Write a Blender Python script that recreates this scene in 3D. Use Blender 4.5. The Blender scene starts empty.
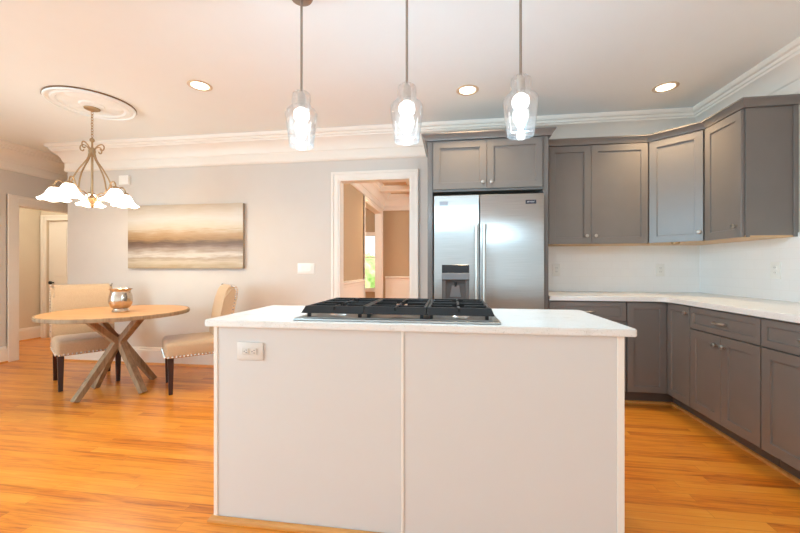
import bpy, bmesh, math, random
from mathutils import Vector, Matrix
random.seed(7)
PI = math.pi
S = bpy.context.scene
COL = S.collection

# ------------------------------------------------------------------ camera
cam_d = bpy.data.cameras.new('camera')
cam = bpy.data.objects.new('camera', cam_d); COL.objects.link(cam)
cam_d.sensor_width = 36.0; cam_d.lens = 362.4 * 36 / 800
cam_d.shift_y = 0.8 / 800; cam_d.clip_start = 0.05
cam.location = (0, 0, 1.158)
cam.rotation_euler = (PI / 2, 0, 0.1405)
S.camera = cam

# ------------------------------------------------------------------ world, daylight, exposure
w = bpy.data.worlds.new('daylight'); S.world = w; w.use_nodes = True
bg = w.node_tree.nodes['Background']
bg.inputs[0].default_value = (0.88, 0.95, 1.0, 1); bg.inputs[1].default_value = 1.6
S.view_settings.view_transform = 'Standard'; S.view_settings.look = 'None'
S.view_settings.gamma = 1; S.view_settings.use_curve_mapping = False
S.view_settings.exposure = -0.10
S.cycles.use_denoising = True
S.cycles.max_bounces = 10; S.cycles.diffuse_bounces = 6; S.cycles.transparent_max_bounces = 16
S.cycles.sample_clamp_indirect = 6.0
S.cycles.caustics_reflective = False; S.cycles.caustics_refractive = False

def area(name, loc, rot, sx, sy, power, color):
    l = bpy.data.lights.new(name, 'AREA'); l.shape = 'RECTANGLE'; l.size = sx; l.size_y = sy
    l.energy = power; l.color = color
    o = bpy.data.objects.new(name, l); COL.objects.link(o); o.location = loc; o.rotation_euler = rot
    return o
COOL = (0.51, 0.87, 1.08); XLW = -5.37
# sky through the rear window, plus two added fill lights at the sides
pt = area('daylight_rear_window', (-0.85, -2.98, 1.45), (PI / 2, 0, 0), 5.7, 1.7, 10, COOL)
pt.data.cycles.is_portal = True                # lets the sky in through the rear window wall
area('right_fill_light', (2.36, -1.7, 1.5), (0, PI / 2, 0), 1.6, 1.8, 30, COOL)
area('left_fill_light', (XLW + 0.02, -0.8, 1.4), (0, -PI / 2, 0), 2.0, 3.0, 215, COOL)

def lamp(name, loc, power, color):
    l = bpy.data.lights.new(name, 'POINT'); l.energy = power; l.color = color; l.shadow_soft_size = 0.12
    o = bpy.data.objects.new(name, l); COL.objects.link(o); o.location = loc; return o
lamp('hall_fill_light', (-6.0, 3.6, 2.4), 35, (1.0, 0.98, 0.84))          # unseen lights added to brighten the rooms beyond the doorways
lamp('far_room_fill_light', (0.9, 5.3, 2.0), 84, (0.88, 0.98, 0.98))
lamp('foyer_fill_light', (-2.7, 6.0, 2.2), 42, (1.0, 0.96, 0.86))
sn = bpy.data.lights.new('sun', 'SUN'); sn.energy = 8; sn.angle = 0.01; so = bpy.data.objects.new('sun', sn); COL.objects.link(so)
so.rotation_euler = Vector((-0.6, 0.05, -0.8)).to_track_quat('-Z', 'Y').to_euler()

# ------------------------------------------------------------------ materials
def nodes(name):
    m = bpy.data.materials.new(name); m.use_nodes = True
    nt = m.node_tree; b = nt.nodes['Principled BSDF']
    return m, nt, b
def srgb(r, g, b):
    f = lambda c: (c / 255 / 12.92) if c / 255 <= 0.04045 else ((c / 255 + 0.055) / 1.055) ** 2.4
    return (f(r), f(g), f(b), 1)
def coords(nt, scale=(1, 1, 1), rot=(0, 0, 0), kind='Object'):
    tc = nt.nodes.new('ShaderNodeTexCoord'); mp = nt.nodes.new('ShaderNodeMapping')
    mp.inputs['Scale'].default_value = scale; mp.inputs['Rotation'].default_value = rot
    nt.links.new(tc.outputs[kind], mp.inputs['Vector']); return mp.outputs['Vector']
def noise(nt, vec, scale, detail=4, rough=0.5):
    n = nt.nodes.new('ShaderNodeTexNoise'); n.inputs['Scale'].default_value = scale
    n.inputs['Detail'].default_value = detail; n.inputs['Roughness'].default_value = rough
    if vec: nt.links.new(vec, n.inputs['Vector'])
    return n
def ramp(nt, fac, stops):
    r = nt.nodes.new('ShaderNodeValToRGB'); e = r.color_ramp.elements
    e[0].position, e[0].color = stops[0]; e[1].position, e[1].color = stops[-1]
    for p, c in stops[1:-1]:
        x = e.new(p); x.color = c
    nt.links.new(fac, r.inputs['Fac']); return r.outputs['Color']
def bump(nt, b, h, strength, dist=0.002):
    n = nt.nodes.new('ShaderNodeBump'); n.inputs['Strength'].default_value = strength; n.inputs['Distance'].default_value = dist
    nt.links.new(h, n.inputs['Height']); nt.links.new(n.outputs['Normal'], b.inputs['Normal'])
def paint(name, c, rough=0.5, var=0.03, metal=0.0, bscale=60, bstr=0.05, spec=0.5):
    m, nt, b = nodes(name)
    n = noise(nt, coords(nt), 6, 3)
    lo = tuple(max(0, x * (1 - var)) for x in c[:3]) + (1,); hi = tuple(min(1, x * (1 + var)) for x in c[:3]) + (1,)
    nt.links.new(ramp(nt, n.outputs['Fac'], [(0.3, lo), (0.7, hi)]), b.inputs['Base Color'])
    b.inputs['Roughness'].default_value = rough; b.inputs['Metallic'].default_value = metal
    b.inputs['Specular IOR Level'].default_value = spec
    if bstr:
        n2 = noise(nt, coords(nt), bscale, 2); bump(nt, b, n2.outputs['Fac'], bstr)
    return m
def glow(name, c, strength, base=(0.9, 0.9, 0.9, 1)):
    m, nt, b = nodes(name)
    b.inputs['Base Color'].default_value = base
    b.inputs['Emission Color'].default_value = c; b.inputs['Emission Strength'].default_value = strength
    b.inputs['Roughness'].default_value = 0.4
    return m
M = {}
M['wall'] = paint('wall_paint', srgb(216, 208, 200), 0.7, 0.01, spec=0.25)
M['hall_wall'] = paint('hall_paint', srgb(220, 205, 184), 0.7, 0.01, spec=0.25)
M['dining_wall'] = paint('dining_paint', srgb(190, 165, 135), 0.7, 0.01, spec=0.25)
M['ceiling'] = paint('ceiling_paint', srgb(244, 248, 248), 0.8, 0.005, spec=0.2)
M['tray'] = paint('tray_paint', srgb(206, 184, 158), 0.8, 0.005, spec=0.2)
M['trim'] = paint('trim_paint', srgb(243, 235, 225), 0.4, 0.005, bstr=0)
M['island'] = paint('island_paint', srgb(221, 217, 213), 0.42, 0.006, bstr=0.02)
M['cab'] = paint('grey_cabinet_paint', srgb(122, 115, 110), 0.33, 0.03, bscale=90, bstr=0.03)
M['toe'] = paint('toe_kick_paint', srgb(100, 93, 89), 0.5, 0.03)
M['dark'] = paint('dark_gap', srgb(25, 24, 24), 0.6, 0.05)
M['maple'] = paint('raw_maple', srgb(214, 178, 134), 0.5, 0.06)
M['nickel'] = paint('satin_nickel', srgb(200, 196, 190), 0.28, 0.02, metal=1.0, bstr=0)
M['nail'] = paint('nail_head', srgb(235, 228, 216), 0.25, 0.02, metal=0.7, bstr=0)
M['rod'] = paint('brushed_nickel_rod', srgb(165, 155, 145), 0.35, 0.02, metal=1.0, bstr=0)
M['bronze'] = paint('antique_brass', srgb(176, 146, 110), 0.42, 0.12, metal=0.8, bstr=0)
M['almond'] = paint('almond_plastic', srgb(223, 216, 208), 0.4, 0.004, bstr=0)
M['plate'] = paint('white_plastic', srgb(243, 240, 234), 0.35, 0.004, bstr=0)
M['slot'] = paint('slot_dark', srgb(70, 65, 60), 0.6, 0.02, bstr=0)
M['iron'] = paint('cast_iron', srgb(26, 26, 27), 0.45, 0.1, bscale=300, bstr=0.1, spec=0.35)
M['burner'] = paint('burner_cap', srgb(30, 30, 31), 0.5, 0.1)
M['leg'] = paint('espresso_wood', srgb(52, 26, 20), 0.35, 0.15)
M['vase'] = None
M['black_gloss'] = paint('black_gloss', srgb(18, 18, 20), 0.15, 0.05, bstr=0)
M['grey_plastic'] = paint('grey_plastic', srgb(120, 122, 124), 0.4, 0.03, bstr=0)
M['badge'] = paint('badge_dark', srgb(35, 45, 60), 0.3, 0.03, bstr=0)
M['badge_grey'] = paint('badge_grey', srgb(150, 153, 162), 0.3, 0.03, bstr=0)
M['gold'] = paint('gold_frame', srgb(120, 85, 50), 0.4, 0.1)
M['bulb'] = glow('lit_bulb', (1.0, 0.98, 0.95, 1), 12)
M['bulb_cup'] = glow('lit_frosted_cup', (1.0, 0.99, 0.97, 1), 7)
M['shade'] = glow('lit_opal_glass', (1.0, 0.93, 0.82, 1), 3.4)
M['can'] = glow('lit_downlight', (1.0, 0.86, 0.66, 1), 9)
M['can_ring'] = paint('downlight_trim', srgb(225, 205, 180), 0.3, 0.02, bstr=0)

def mat_stainless():
    m, nt, b = nodes('brushed_stainless')
    v = coords(nt, (1.2, 1.2, 160)); n = noise(nt, v, 3, 4)
    nt.links.new(ramp(nt, n.outputs['Fac'], [(0.3, srgb(168, 166, 163)), (0.7, srgb(186, 184, 181))]), b.inputs['Base Color'])
    b.inputs['Metallic'].default_value = 1; b.inputs['Roughness'].default_value = 0.36
    b.inputs['Anisotropic'].default_value = 0.85; b.inputs['Anisotropic Rotation'].default_value = 0.25
    tg = nt.nodes.new('ShaderNodeTangent'); tg.direction_type = 'RADIAL'; tg.axis = 'X'; nt.links.new(tg.outputs[0], b.inputs['Tangent'])
    n2 = noise(nt, coords(nt, (0.03, 0.03, 3.0)), 1.8, 2)
    bump(nt, b, n2.outputs['Fac'], 0.25, 0.012)
    return m
M['steel'] = mat_stainless()
def mat_silver():
    m, nt, b = nodes('hammered_silver')
    b.inputs['Base Color'].default_value = srgb(205, 190, 172); b.inputs['Metallic'].default_value = 1; b.inputs['Roughness'].default_value = 0.2
    v = nt.nodes.new('ShaderNodeTexVoronoi'); v.inputs['Scale'].default_value = 28
    nt.links.new(coords(nt), v.inputs['Vector']); bump(nt, b, v.outputs['Distance'], 0.35, 0.006)
    return m
M['vase'] = mat_silver()
def mat_quartz():
    m, nt, b = nodes('white_quartz')
    n = noise(nt, coords(nt), 9, 8, 0.7)
    c = ramp(nt, n.outputs['Fac'], [(0.28, srgb(222, 217, 210)), (0.42, srgb(237, 234, 229)), (0.75, srgb(241, 239, 235))])
    n2 = noise(nt, coords(nt), 190, 1)
    c2 = ramp(nt, n2.outputs['Fac'], [(0.27, srgb(205, 198, 190)), (0.36, (1, 1, 1, 1))])
    mx = nt.nodes.new('ShaderNodeMix'); mx.data_type = 'RGBA'; mx.blend_type = 'MULTIPLY'; mx.inputs[0].default_value = 0.5
    nt.links.new(c, mx.inputs[6]); nt.links.new(c2, mx.inputs[7]); nt.links.new(mx.outputs[2], b.inputs['Base Color'])
    b.inputs['Roughness'].default_value = 0.22
    return m
M['quartz'] = mat_quartz()
def mat_tile():
    m, nt, b = nodes('white_subway_tile')
    tc = nt.nodes.new('ShaderNodeTexCoord'); sp = nt.nodes.new('ShaderNodeSeparateXYZ'); cb = nt.nodes.new('ShaderNodeCombineXYZ')
    ad = nt.nodes.new('ShaderNodeMath'); ad.operation = 'ADD'
    nt.links.new(tc.outputs['Object'], sp.inputs[0]); nt.links.new(sp.outputs[0], ad.inputs[0]); nt.links.new(sp.outputs[1], ad.inputs[1])
    nt.links.new(ad.outputs[0], cb.inputs[0]); nt.links.new(sp.outputs[2], cb.inputs[1])
    br = nt.nodes.new('ShaderNodeTexBrick'); br.inputs['Scale'].default_value = 1
    br.inputs['Brick Width'].default_value = 0.152; br.inputs['Row Height'].default_value = 0.0762
    br.inputs['Mortar Size'].default_value = 0.0014; br.inputs['Mortar Smooth'].default_value = 0.3
    br.inputs['Color1'].default_value = srgb(244, 242, 240); br.inputs['Color2'].default_value = srgb(246, 244, 242); br.inputs['Mortar'].default_value = srgb(240, 237, 234)
    nt.links.new(cb.outputs[0], br.inputs['Vector']); nt.links.new(br.outputs['Color'], b.inputs['Base Color'])
    b.inputs['Roughness'].default_value = 0.25
    return m
M['tile'] = mat_tile()
def mat_floor():
    m, nt, b = nodes('oak_strip_floor')
    def val(op, a, bb=None, clamp=False):
        n = nt.nodes.new('ShaderNodeMath'); n.operation = op; n.use_clamp = clamp
        for i, x in enumerate((a, bb)):
            if x is None: continue
            if isinstance(x, (int, float)): n.inputs[i].default_value = x
            else: nt.links.new(x, n.inputs[i])
        return n.outputs[0]
    tc = nt.nodes.new('ShaderNodeTexCoord'); sp = nt.nodes.new('ShaderNodeSeparateXYZ'); nt.links.new(tc.outputs['Object'], sp.inputs[0])
    X, Y = sp.outputs[0], sp.outputs[1]
    row = val('FLOOR', val('DIVIDE', Y, 0.0600)); fy = val('FRACT', val('DIVIDE', Y, 0.0600))
    wn = nt.nodes.new('ShaderNodeTexWhiteNoise'); wn.noise_dimensions = '1D'; nt.links.new(row, wn.inputs['W'])
    u = val('ADD', val('DIVIDE', X, 1.15), val('MULTIPLY', wn.outputs['Value'], 7.3))
    cell = val('FLOOR', u); fx = val('FRACT', u)
    cb = nt.nodes.new('ShaderNodeCombineXYZ'); nt.links.new(row, cb.inputs[0]); nt.links.new(cell, cb.inputs[1])
    w2 = nt.nodes.new('ShaderNodeTexWhiteNoise'); w2.noise_dimensions = '2D'; nt.links.new(cb.outputs[0], w2.inputs['Vector'])
    rnd = w2.outputs['Value']
    # grain stretched along the boards, shifted for each board
    gv = nt.nodes.new('ShaderNodeCombineXYZ')
    nt.links.new(val('ADD', val('MULTIPLY', X, 1.3), val('MULTIPLY', rnd, 37.0)), gv.inputs[0])
    nt.links.new(val('ADD', val('MULTIPLY', Y, 17.0), val('MULTIPLY', rnd, 91.0)), gv.inputs[1])
    g = noise(nt, gv.outputs[0], 2.2, 6, 0.62); g.inputs['Distortion'].default_value = 0.9
    fv = nt.nodes.new('ShaderNodeCombineXYZ')
    nt.links.new(val('MULTIPLY', X, 3.0), fv.inputs[0]); nt.links.new(val('ADD', val('MULTIPLY', Y, 120.0), val('MULTIPLY', rnd, 50.0)), fv.inputs[1])
    g2 = noise(nt, fv.outputs[0], 1.5, 3, 0.6)
    tone = val('ADD', val('ADD', val('MULTIPLY', rnd, 0.24), val('MULTIPLY', g.outputs['Fac'], 0.66)), val('MULTIPLY', g2.outputs['Fac'], 0.30))
    c = ramp(nt, tone, [(0.34, srgb(150, 70, 18)), (0.47, srgb(208, 116, 32)), (0.60, srgb(232, 144, 44)), (0.76, srgb(238, 158, 58)), (0.95, srgb(243, 174, 82))])
    d = val('MINIMUM', val('MULTIPLY', val('MINIMUM', fy, val('SUBTRACT', 1.0, fy)), 0.0600), val('MULTIPLY', val('MINIMUM', fx, val('SUBTRACT', 1.0, fx)), 1.15))
    seam = val('DIVIDE', d, 0.0014, True)
    mx = nt.nodes.new('ShaderNodeMix'); mx.data_type = 'RGBA'
    nt.links.new(seam, mx.inputs[0]); mx.inputs[6].default_value = srgb(178, 98, 34); nt.links.new(c, mx.inputs[7])
    nt.links.new(mx.outputs[2], b.inputs['Base Color'])
    b.inputs['Roughness'].default_value = 0.3; b.inputs['Coat Weight'].default_value = 0.25; b.inputs['Coat Roughness'].default_value = 0.18
    bump(nt, b, g2.outputs['Fac'], 0.08, 0.001)
    return m
M['floor'] = mat_floor()
def mat_wood(name, c1, c2, c3, axis=0, rough=0.45, scale=6):
    m, nt, b = nodes(name)
    sc = [14, 14, 14]; sc[axis] = 1.0
    n = noise(nt, coords(nt, sc), scale * 0.35, 6, 0.65); n.inputs['Distortion'].default_value = 0.6
    nt.links.new(ramp(nt, n.outputs['Fac'], [(0.3, c1), (0.5, c2), (0.7, c3)]), b.inputs['Base Color'])
    b.inputs['Roughness'].default_value = rough; bump(nt, b, n.outputs['Fac'], 0.15)
    return m
M['table_top'] = mat_wood('honey_oak_top', srgb(192, 136, 82), srgb(208, 152, 98), srgb(218, 166, 114), 0, 0.4)
M['table_leg'] = mat_wood('weathered_oak', srgb(124, 100, 74), srgb(154, 126, 95), srgb(172, 146, 114), 2, 0.6)
M['shoe'] = mat_wood('oak_shoe', srgb(200, 132, 66), srgb(214, 148, 78), srgb(222, 162, 94), 0, 0.4)
def mat_fabric():
    m, nt, b = nodes('beige_linen')
    n = noise(nt, coords(nt), 260, 2)
    nt.links.new(ramp(nt, n.outputs['Fac'], [(0.35, srgb(186, 156, 124)), (0.65, srgb(204, 175, 142))]), b.inputs['Base Color'])
    b.inputs['Roughness'].default_value = 0.85; b.inputs['Sheen Weight'].default_value = 0.2
    bump(nt, b, n.outputs['Fac'], 0.2, 0.001)
    return m
M['fabric'] = mat_fabric()
def mat_canvas():
    m, nt, b = nodes('abstract_landscape_paint')
    tc = nt.nodes.new('ShaderNodeTexCoord'); sp = nt.nodes.new('ShaderNodeSeparateXYZ'); nt.links.new(tc.outputs['Object'], sp.inputs[0])
    n1 = noise(nt, coords(nt, (1.6, 1, 7)), 1.6, 5, 0.6); n2 = noise(nt, coords(nt, (2.2, 1, 40)), 2.0, 5, 0.6)
    def mth(op, a, c):
        q = nt.nodes.new('ShaderNodeMath'); q.operation = op
        for i, x in enumerate((a, c)):
            if isinstance(x, (int, float)): q.inputs[i].default_value = x
            else: nt.links.new(x, q.inputs[i])
        return q.outputs[0]
    z = mth('SUBTRACT', 1.0, mth('DIVIDE', sp.outputs[2], 0.75))       # 0 at the top edge, 1 at the bottom
    z = mth('ADD', z, mth('MULTIPLY', mth('SUBTRACT', n1.outputs['Fac'], 0.5), 0.16))
    z = mth('ADD', z, mth('MULTIPLY', mth('SUBTRACT', n2.outputs['Fac'], 0.5), 0.13))
    c = ramp(nt, z, [(0.0, srgb(190, 172, 150)), (0.08, srgb(202, 190, 174)), (0.22, srgb(212, 206, 198)), (0.36, srgb(204, 190, 168)), (0.45, srgb(176, 144, 106)),
                     (0.53, srgb(156, 120, 78)), (0.60, srgb(98, 72, 50)), (0.66, srgb(122, 98, 82)), (0.73, srgb(164, 146, 130)),
                     (0.79, srgb(206, 196, 184)), (0.84, srgb(168, 148, 126)), (0.90, srgb(196, 180, 156)), (1.0, srgb(166, 144, 110))])
    nt.links.new(c, b.inputs['Base Color']); b.inputs['Roughness'].default_value = 0.5
    bump(nt, b, n2.outputs['Fac'], 0.2)
    return m
M['canvas'] = mat_canvas()
M['canvas_edge'] = paint('canvas_edge', srgb(160, 140, 118), 0.6, 0.06)
def mat_glass(name, tint, fac_min, fac_max):
    m = bpy.data.materials.new(name); m.use_nodes = True; nt = m.node_tree; nt.nodes.clear()
    out = nt.nodes.new('ShaderNodeOutputMaterial'); mix = nt.nodes.new('ShaderNodeMixShader')
    tr = nt.nodes.new('ShaderNodeBsdfTransparent'); tr.inputs[0].default_value = tint
    gl = nt.nodes.new('ShaderNodeBsdfGlossy'); gl.inputs['Roughness'].default_value = 0.05
    lw = nt.nodes.new('ShaderNodeLayerWeight'); lw.inputs[0].default_value = 0.35
    mr = nt.nodes.new('ShaderNodeMapRange'); mr.inputs['To Min'].default_value = fac_min; mr.inputs['To Max'].default_value = fac_max
    nt.links.new(lw.outputs['Facing'], mr.inputs['Value']); nt.links.new(mr.outputs[0], mix.inputs[0])
    nt.links.new(tr.outputs[0], mix.inputs[1]); nt.links.new(gl.outputs[0], mix.inputs[2]); nt.links.new(mix.outputs[0], out.inputs[0])
    return m
M['glass'] = mat_glass('clear_glass', (1, 1, 1, 1), 0.06, 0.5)
nt = M['glass'].node_tree; mx = nt.nodes.new('ShaderNodeMixShader'); tl = nt.nodes.new('ShaderNodeBsdfTranslucent'); df = nt.nodes.new('ShaderNodeBsdfDiffuse'); m2 = nt.nodes.new('ShaderNodeMixShader')
src = nt.nodes['Mix Shader'].outputs[0]; m2.inputs[0].default_value = 0.5; mx.inputs[0].default_value = 0.012      # faint haze of the blown glass
nt.links.new(tl.outputs[0], m2.inputs[1]); nt.links.new(df.outputs[0], m2.inputs[2]); nt.links.new(src, mx.inputs[1]); nt.links.new(m2.outputs[0], mx.inputs[2]); nt.links.new(mx.outputs[0], nt.nodes['Material Output'].inputs[0])
M['pane'] = mat_glass('window_glass', (0.97, 0.99, 0.98, 1), 0.03, 0.4)
M['leaf'] = paint('garden_leaves', srgb(178, 205, 130), 0.7, 0.35)
M['lawn'] = paint('lawn', srgb(200, 215, 170), 0.9, 0.2)

# ------------------------------------------------------------------ mesh helpers
def obj(name, bm, m, parent=None, loc=(0, 0, 0), rotz=0, sharp=28):
    bmesh.ops.recalc_face_normals(bm, faces=bm.faces)
    me = bpy.data.meshes.new(name); bm.to_mesh(me); bm.free()
    for mm in (m if isinstance(m, (list, tuple)) else [m]): me.materials.append(mm)
    me.polygons.foreach_set('use_smooth', [True] * len(me.polygons)); me.set_sharp_from_angle(angle=math.radians(sharp))
    o = bpy.data.objects.new(name, me); COL.objects.link(o)
    o.location = loc; o.rotation_euler = (0, 0, rotz)
    if parent: o.parent = parent
    return o
def tag(o, label=None, cat=None, group=None, kind=None):
    if label: o['label'] = label
    if cat: o['category'] = cat
    if group: o['group'] = group
    if kind: o['kind'] = kind
    return o
def thing(name, label, cat, loc=(0, 0, 0), rotz=0, group=None):
    o = bpy.data.objects.new(name, None); COL.objects.link(o); o.empty_display_size = 0.1
    o.location = loc; o.rotation_euler = (0, 0, rotz)
    return tag(o, label, cat, group)
def struct(name, bm, m, **k):
    return tag(obj(name, bm, m, **k), kind='structure')
def nb(): return bmesh.new()
def box(bm, lo, hi, r=0.0, seg=2, mi=0):
    lo = Vector(lo); hi = Vector(hi)
    v = [bm.verts.new((x, y, z)) for x in (lo.x, hi.x) for y in (lo.y, hi.y) for z in (lo.z, hi.z)]
    fs = [bm.faces.new([v[i] for i in q]) for q in ((0, 1, 3, 2), (4, 6, 7, 5), (0, 4, 5, 1), (2, 3, 7, 6), (0, 2, 6, 4), (1, 5, 7, 3))]
    for f in fs: f.material_index = mi
    if r > 0:
        es = list({e for f in fs for e in f.edges})
        bmesh.ops.bevel(bm, geom=es, offset=r, segments=seg, profile=0.5, affect='EDGES', material=-1)
    return bm
def prism(bm, poly, z0, z1, mi=0):
    n = len(poly)
    a = [bm.verts.new((x, y, z0)) for x, y in poly]; b = [bm.verts.new((x, y, z1)) for x, y in poly]
    fs = [bm.faces.new(a[::-1]), bm.faces.new(b)] + [bm.faces.new((a[i], a[(i + 1) % n], b[(i + 1) % n], b[i])) for i in range(n)]
    for f in fs: f.material_index = mi
    return fs
def lathe(bm, prof, seg=32, c=(0, 0, 0), wave=None, mi=0):
    rings = []
    for i, (r, z) in enumerate(prof):
        if r < 1e-6: rings.append([bm.verts.new((c[0], c[1], c[2] + z))]); continue
        ring = []
        for k in range(seg):
            a = 2 * PI * k / seg; rr = r; zz = z
            if wave: rr, zz = wave(i, a, r, z)
            ring.append(bm.verts.new((c[0] + rr * math.cos(a), c[1] + rr * math.sin(a), c[2] + zz)))
        rings.append(ring)
    for A, B in zip(rings, rings[1:]):
        for k in range(seg):
            k2 = (k + 1) % seg
            if len(A) == 1 and len(B) == 1: continue
            if len(A) == 1: f = bm.faces.new((A[0], B[k], B[k2]))
            elif len(B) == 1: f = bm.faces.new((A[k], B[0], A[k2]))
            else: f = bm.faces.new((A[k], B[k], B[k2], A[k2]))
            f.material_index = mi
    return bm
def tube(bm, pts, r, seg=10, square=False, up=None):
    pts = [Vector(p) for p in pts]; n = len(pts)
    rs = r if isinstance(r, (list, tuple)) else [r] * n
    t0 = (pts[1] - pts[0]).normalized()
    u = Vector(up) if up else (Vector((0, 0, 1)) if abs(t0.z) < 0.9 else Vector((1, 0, 0)))
    rings = []
    seg = 4 if square else max(seg, 14)
    for i, p in enumerate(pts):
        t = ((pts[min(i + 1, n - 1)] - p).normalized() + (p - pts[max(i - 1, 0)]).normalized())
        t = t.normalized() if t.length > 1e-6 else t0
        s = t.cross(u).normalized(); u = s.cross(t).normalized()
        ring = []
        for k in range(seg):
            a = 2 * PI * k / seg + (PI / 4 if square else 0); q = rs[i] * (math.sqrt(2) if square else 1)
            ring.append(bm.verts.new(p + s * math.cos(a) * q + u * math.sin(a) * q))
        rings.append(ring)
    for A, B in zip(rings, rings[1:]):
        for k in range(seg): bm.faces.new((A[k], A[(k + 1) % seg], B[(k + 1) % seg], B[k]))
    bm.faces.new(rings[0][::-1]); bm.faces.new(rings[-1])
    return bm
def spline(pts, n=8):
    pts = [Vector(p) for p in pts]; out = []
    for i in range(len(pts) - 1):
        p0 = pts[max(i - 1, 0)]; p1 = pts[i]; p2 = pts[i + 1]; p3 = pts[min(i + 2, len(pts) - 1)]
        for k in range(n):
            t = k / n
            out.append(0.5 * ((2 * p1) + (p2 - p0) * t + (2 * p0 - 5 * p1 + 4 * p2 - p3) * t * t + (3 * p1 - p0 - 3 * p2 + p3) * t ** 3))
    return out + [pts[-1]]
def sweep(bm, path, prof, closed=False):
    """path in XY with the room on its right hand; prof = [(offset to the right, z)] a closed outline."""
    P = [Vector(p) for p in path]; n = len(P); rings = []
    for i in range(n):
        dirs = []
        if i > 0 or closed: dirs.append((P[i] - P[i - 1]).normalized())
        if i < n - 1 or closed: dirs.append((P[(i + 1) % n] - P[i]).normalized())
        ns = [Vector((d.y, -d.x)) for d in dirs]
        m = ns[0] if len(ns) == 1 else (ns[0] + ns[1]) / (1 + ns[0].dot(ns[1]))
        rings.append([bm.verts.new((P[i].x + m.x * o, P[i].y + m.y * o, z)) for o, z in prof])
    k = len(prof); R = rings + ([rings[0]] if closed else [])
    for A, B in zip(R, R[1:]):
        for j in range(k): bm.faces.new((A[j], A[(j + 1) % k], B[(j + 1) % k], B[j]))
    if not closed:
        bm.faces.new(rings[0]); bm.faces.new(rings[-1][::-1])
    return bm
def wall(name, axis, pos, th, a, b, z0, z1, openings, m):
    """axis 'x': the wall runs along X at Y from pos to pos+th; openings (u0,u1,z0,z1)"""
    bm = nb()
    us = sorted({a, b, *[o[0] for o in openings], *[o[1] for o in openings]})
    for u0, u1 in zip(us, us[1:]):
        mid = (u0 + u1) / 2; spans = [(z0, z1)]
        for o in openings:
            if o[0] < mid < o[1]:
                spans = [s for q in spans for s in ((q[0], min(q[1], o[2])), (max(q[0], o[3]), q[1])) if s[1] - s[0] > 1e-4]
        for s0, s1 in spans:
            if axis == 'x': box(bm, (u0, min(pos, pos + th), s0), (u1, max(pos, pos + th), s1))
            else: box(bm, (min(pos, pos + th), u0, s0), (max(pos, pos + th), u1, s1))
    return struct(name, bm, m)

# ------------------------------------------------------------------ room shell
XL, XR, YB, YR, ZC = -5.37, 2.388, 3.89, -3.0, 2.655
BX = -4.733                                   # outside corner of the back wall
bm = nb(); box(bm, (-7.2, YR - 0.1, -0.1), (XR + 0.15, 7.6, 0.0)); struct('floor', bm, M['floor'])
bm = nb(); box(bm, (-7.2, YR - 0.1, ZC), (XR + 0.15, 7.6, ZC + 0.1)); struct('ceiling', bm, M['ceiling'])
wall('wall_back', 'x', YB, 0.12, BX, XR + 0.12, 0, ZC, [(-1.238, -0.43, 0, 2.13)], M['wall'])
wall('wall_right', 'y', XR, 0.12, YR, 7.5, 0, ZC, [], M['wall'])
wall('wall_left', 'y', XL, -0.12, YR, 5.5, 0, ZC, [(3.81, 4.72, 0, 1.945)], M['wall'])
wall('wall_rear', 'x', YR, -0.12, XL - 0.12, XR + 0.12, 0, ZC, [(-3.7, 2.0, 0.6, 2.3)], M['wall'])
wall('wall_alcove', 'y', BX, 0.1, YB + 0.12, 5.5, 0, ZC, [], M['wall'])
wall('wall_alcove_end', 'x', 5.4, 0.1, XL, BX, 0, ZC, [], M['wall'])
# hall behind the left doorway
wall('wall_hall', 'y', -6.67, -0.12, 1.5, 5.4, 0, ZC, [], M['hall_wall'])
wall('wall_hall_end', 'x', 5.07, 0.12, -6.67, XL - 0.12, 0, ZC, [(-6.565, -5.81, 0, 1.92)], M['hall_wall'])
wall('wall_hall_near', 'x', 1.5, -0.12, -6.67, XL - 0.12, 0, ZC, [], M['hall_wall'])
# room beyond the doorway
DX = -1.42
wall('wall_dining_left', 'y', DX, -0.12, YB + 0.12, 7.5, 0, ZC, [(5.83, 7.30, 0, 2.27)], M['dining_wall'])
wall('wall_dining_back', 'x', 7.5, 0.12, -4.2, XR, 0, ZC, [(-1.87, -1.56, 0.70, 1.84)], M['dining_wall'])
wall('wall_foyer_left', 'y', -4.2, -0.1, 4.1, 7.5, 0, ZC, [], M['dining_wall'])

# crown moulding of the room: a built-up cove
CROWN = [(0, ZC - 0.312), (0.012, ZC - 0.312), (0.022, ZC - 0.300), (0.024, ZC - 0.280), (0.020, ZC - 0.272), (0.020, ZC - 0.205), (0.030, ZC - 0.196), (0.034, ZC - 0.182),
         (0.045, ZC - 0.150), (0.068, ZC - 0.115), (0.098, ZC - 0.088), (0.110, ZC - 0.082), (0.112, ZC - 0.066), (0.122, ZC - 0.060), (0.124, ZC - 0.040), (0.140, ZC - 0.034), (0.150, ZC - 0.018), (0.152, ZC - 0.0005), (0, ZC - 0.0005)]
bm = nb(); sweep(bm, [(XL, YR), (XL, 5.4), (BX, 5.4), (BX, YB), (XR, YB), (XR, YR)], CROWN); struct('trim_1', bm, M['trim'])
bm = nb(); sweep(bm, [(DX, YB + 0.12), (DX, 7.5), (XR, 7.5)], CROWN); struct('trim_2', bm, M['trim'])
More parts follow.
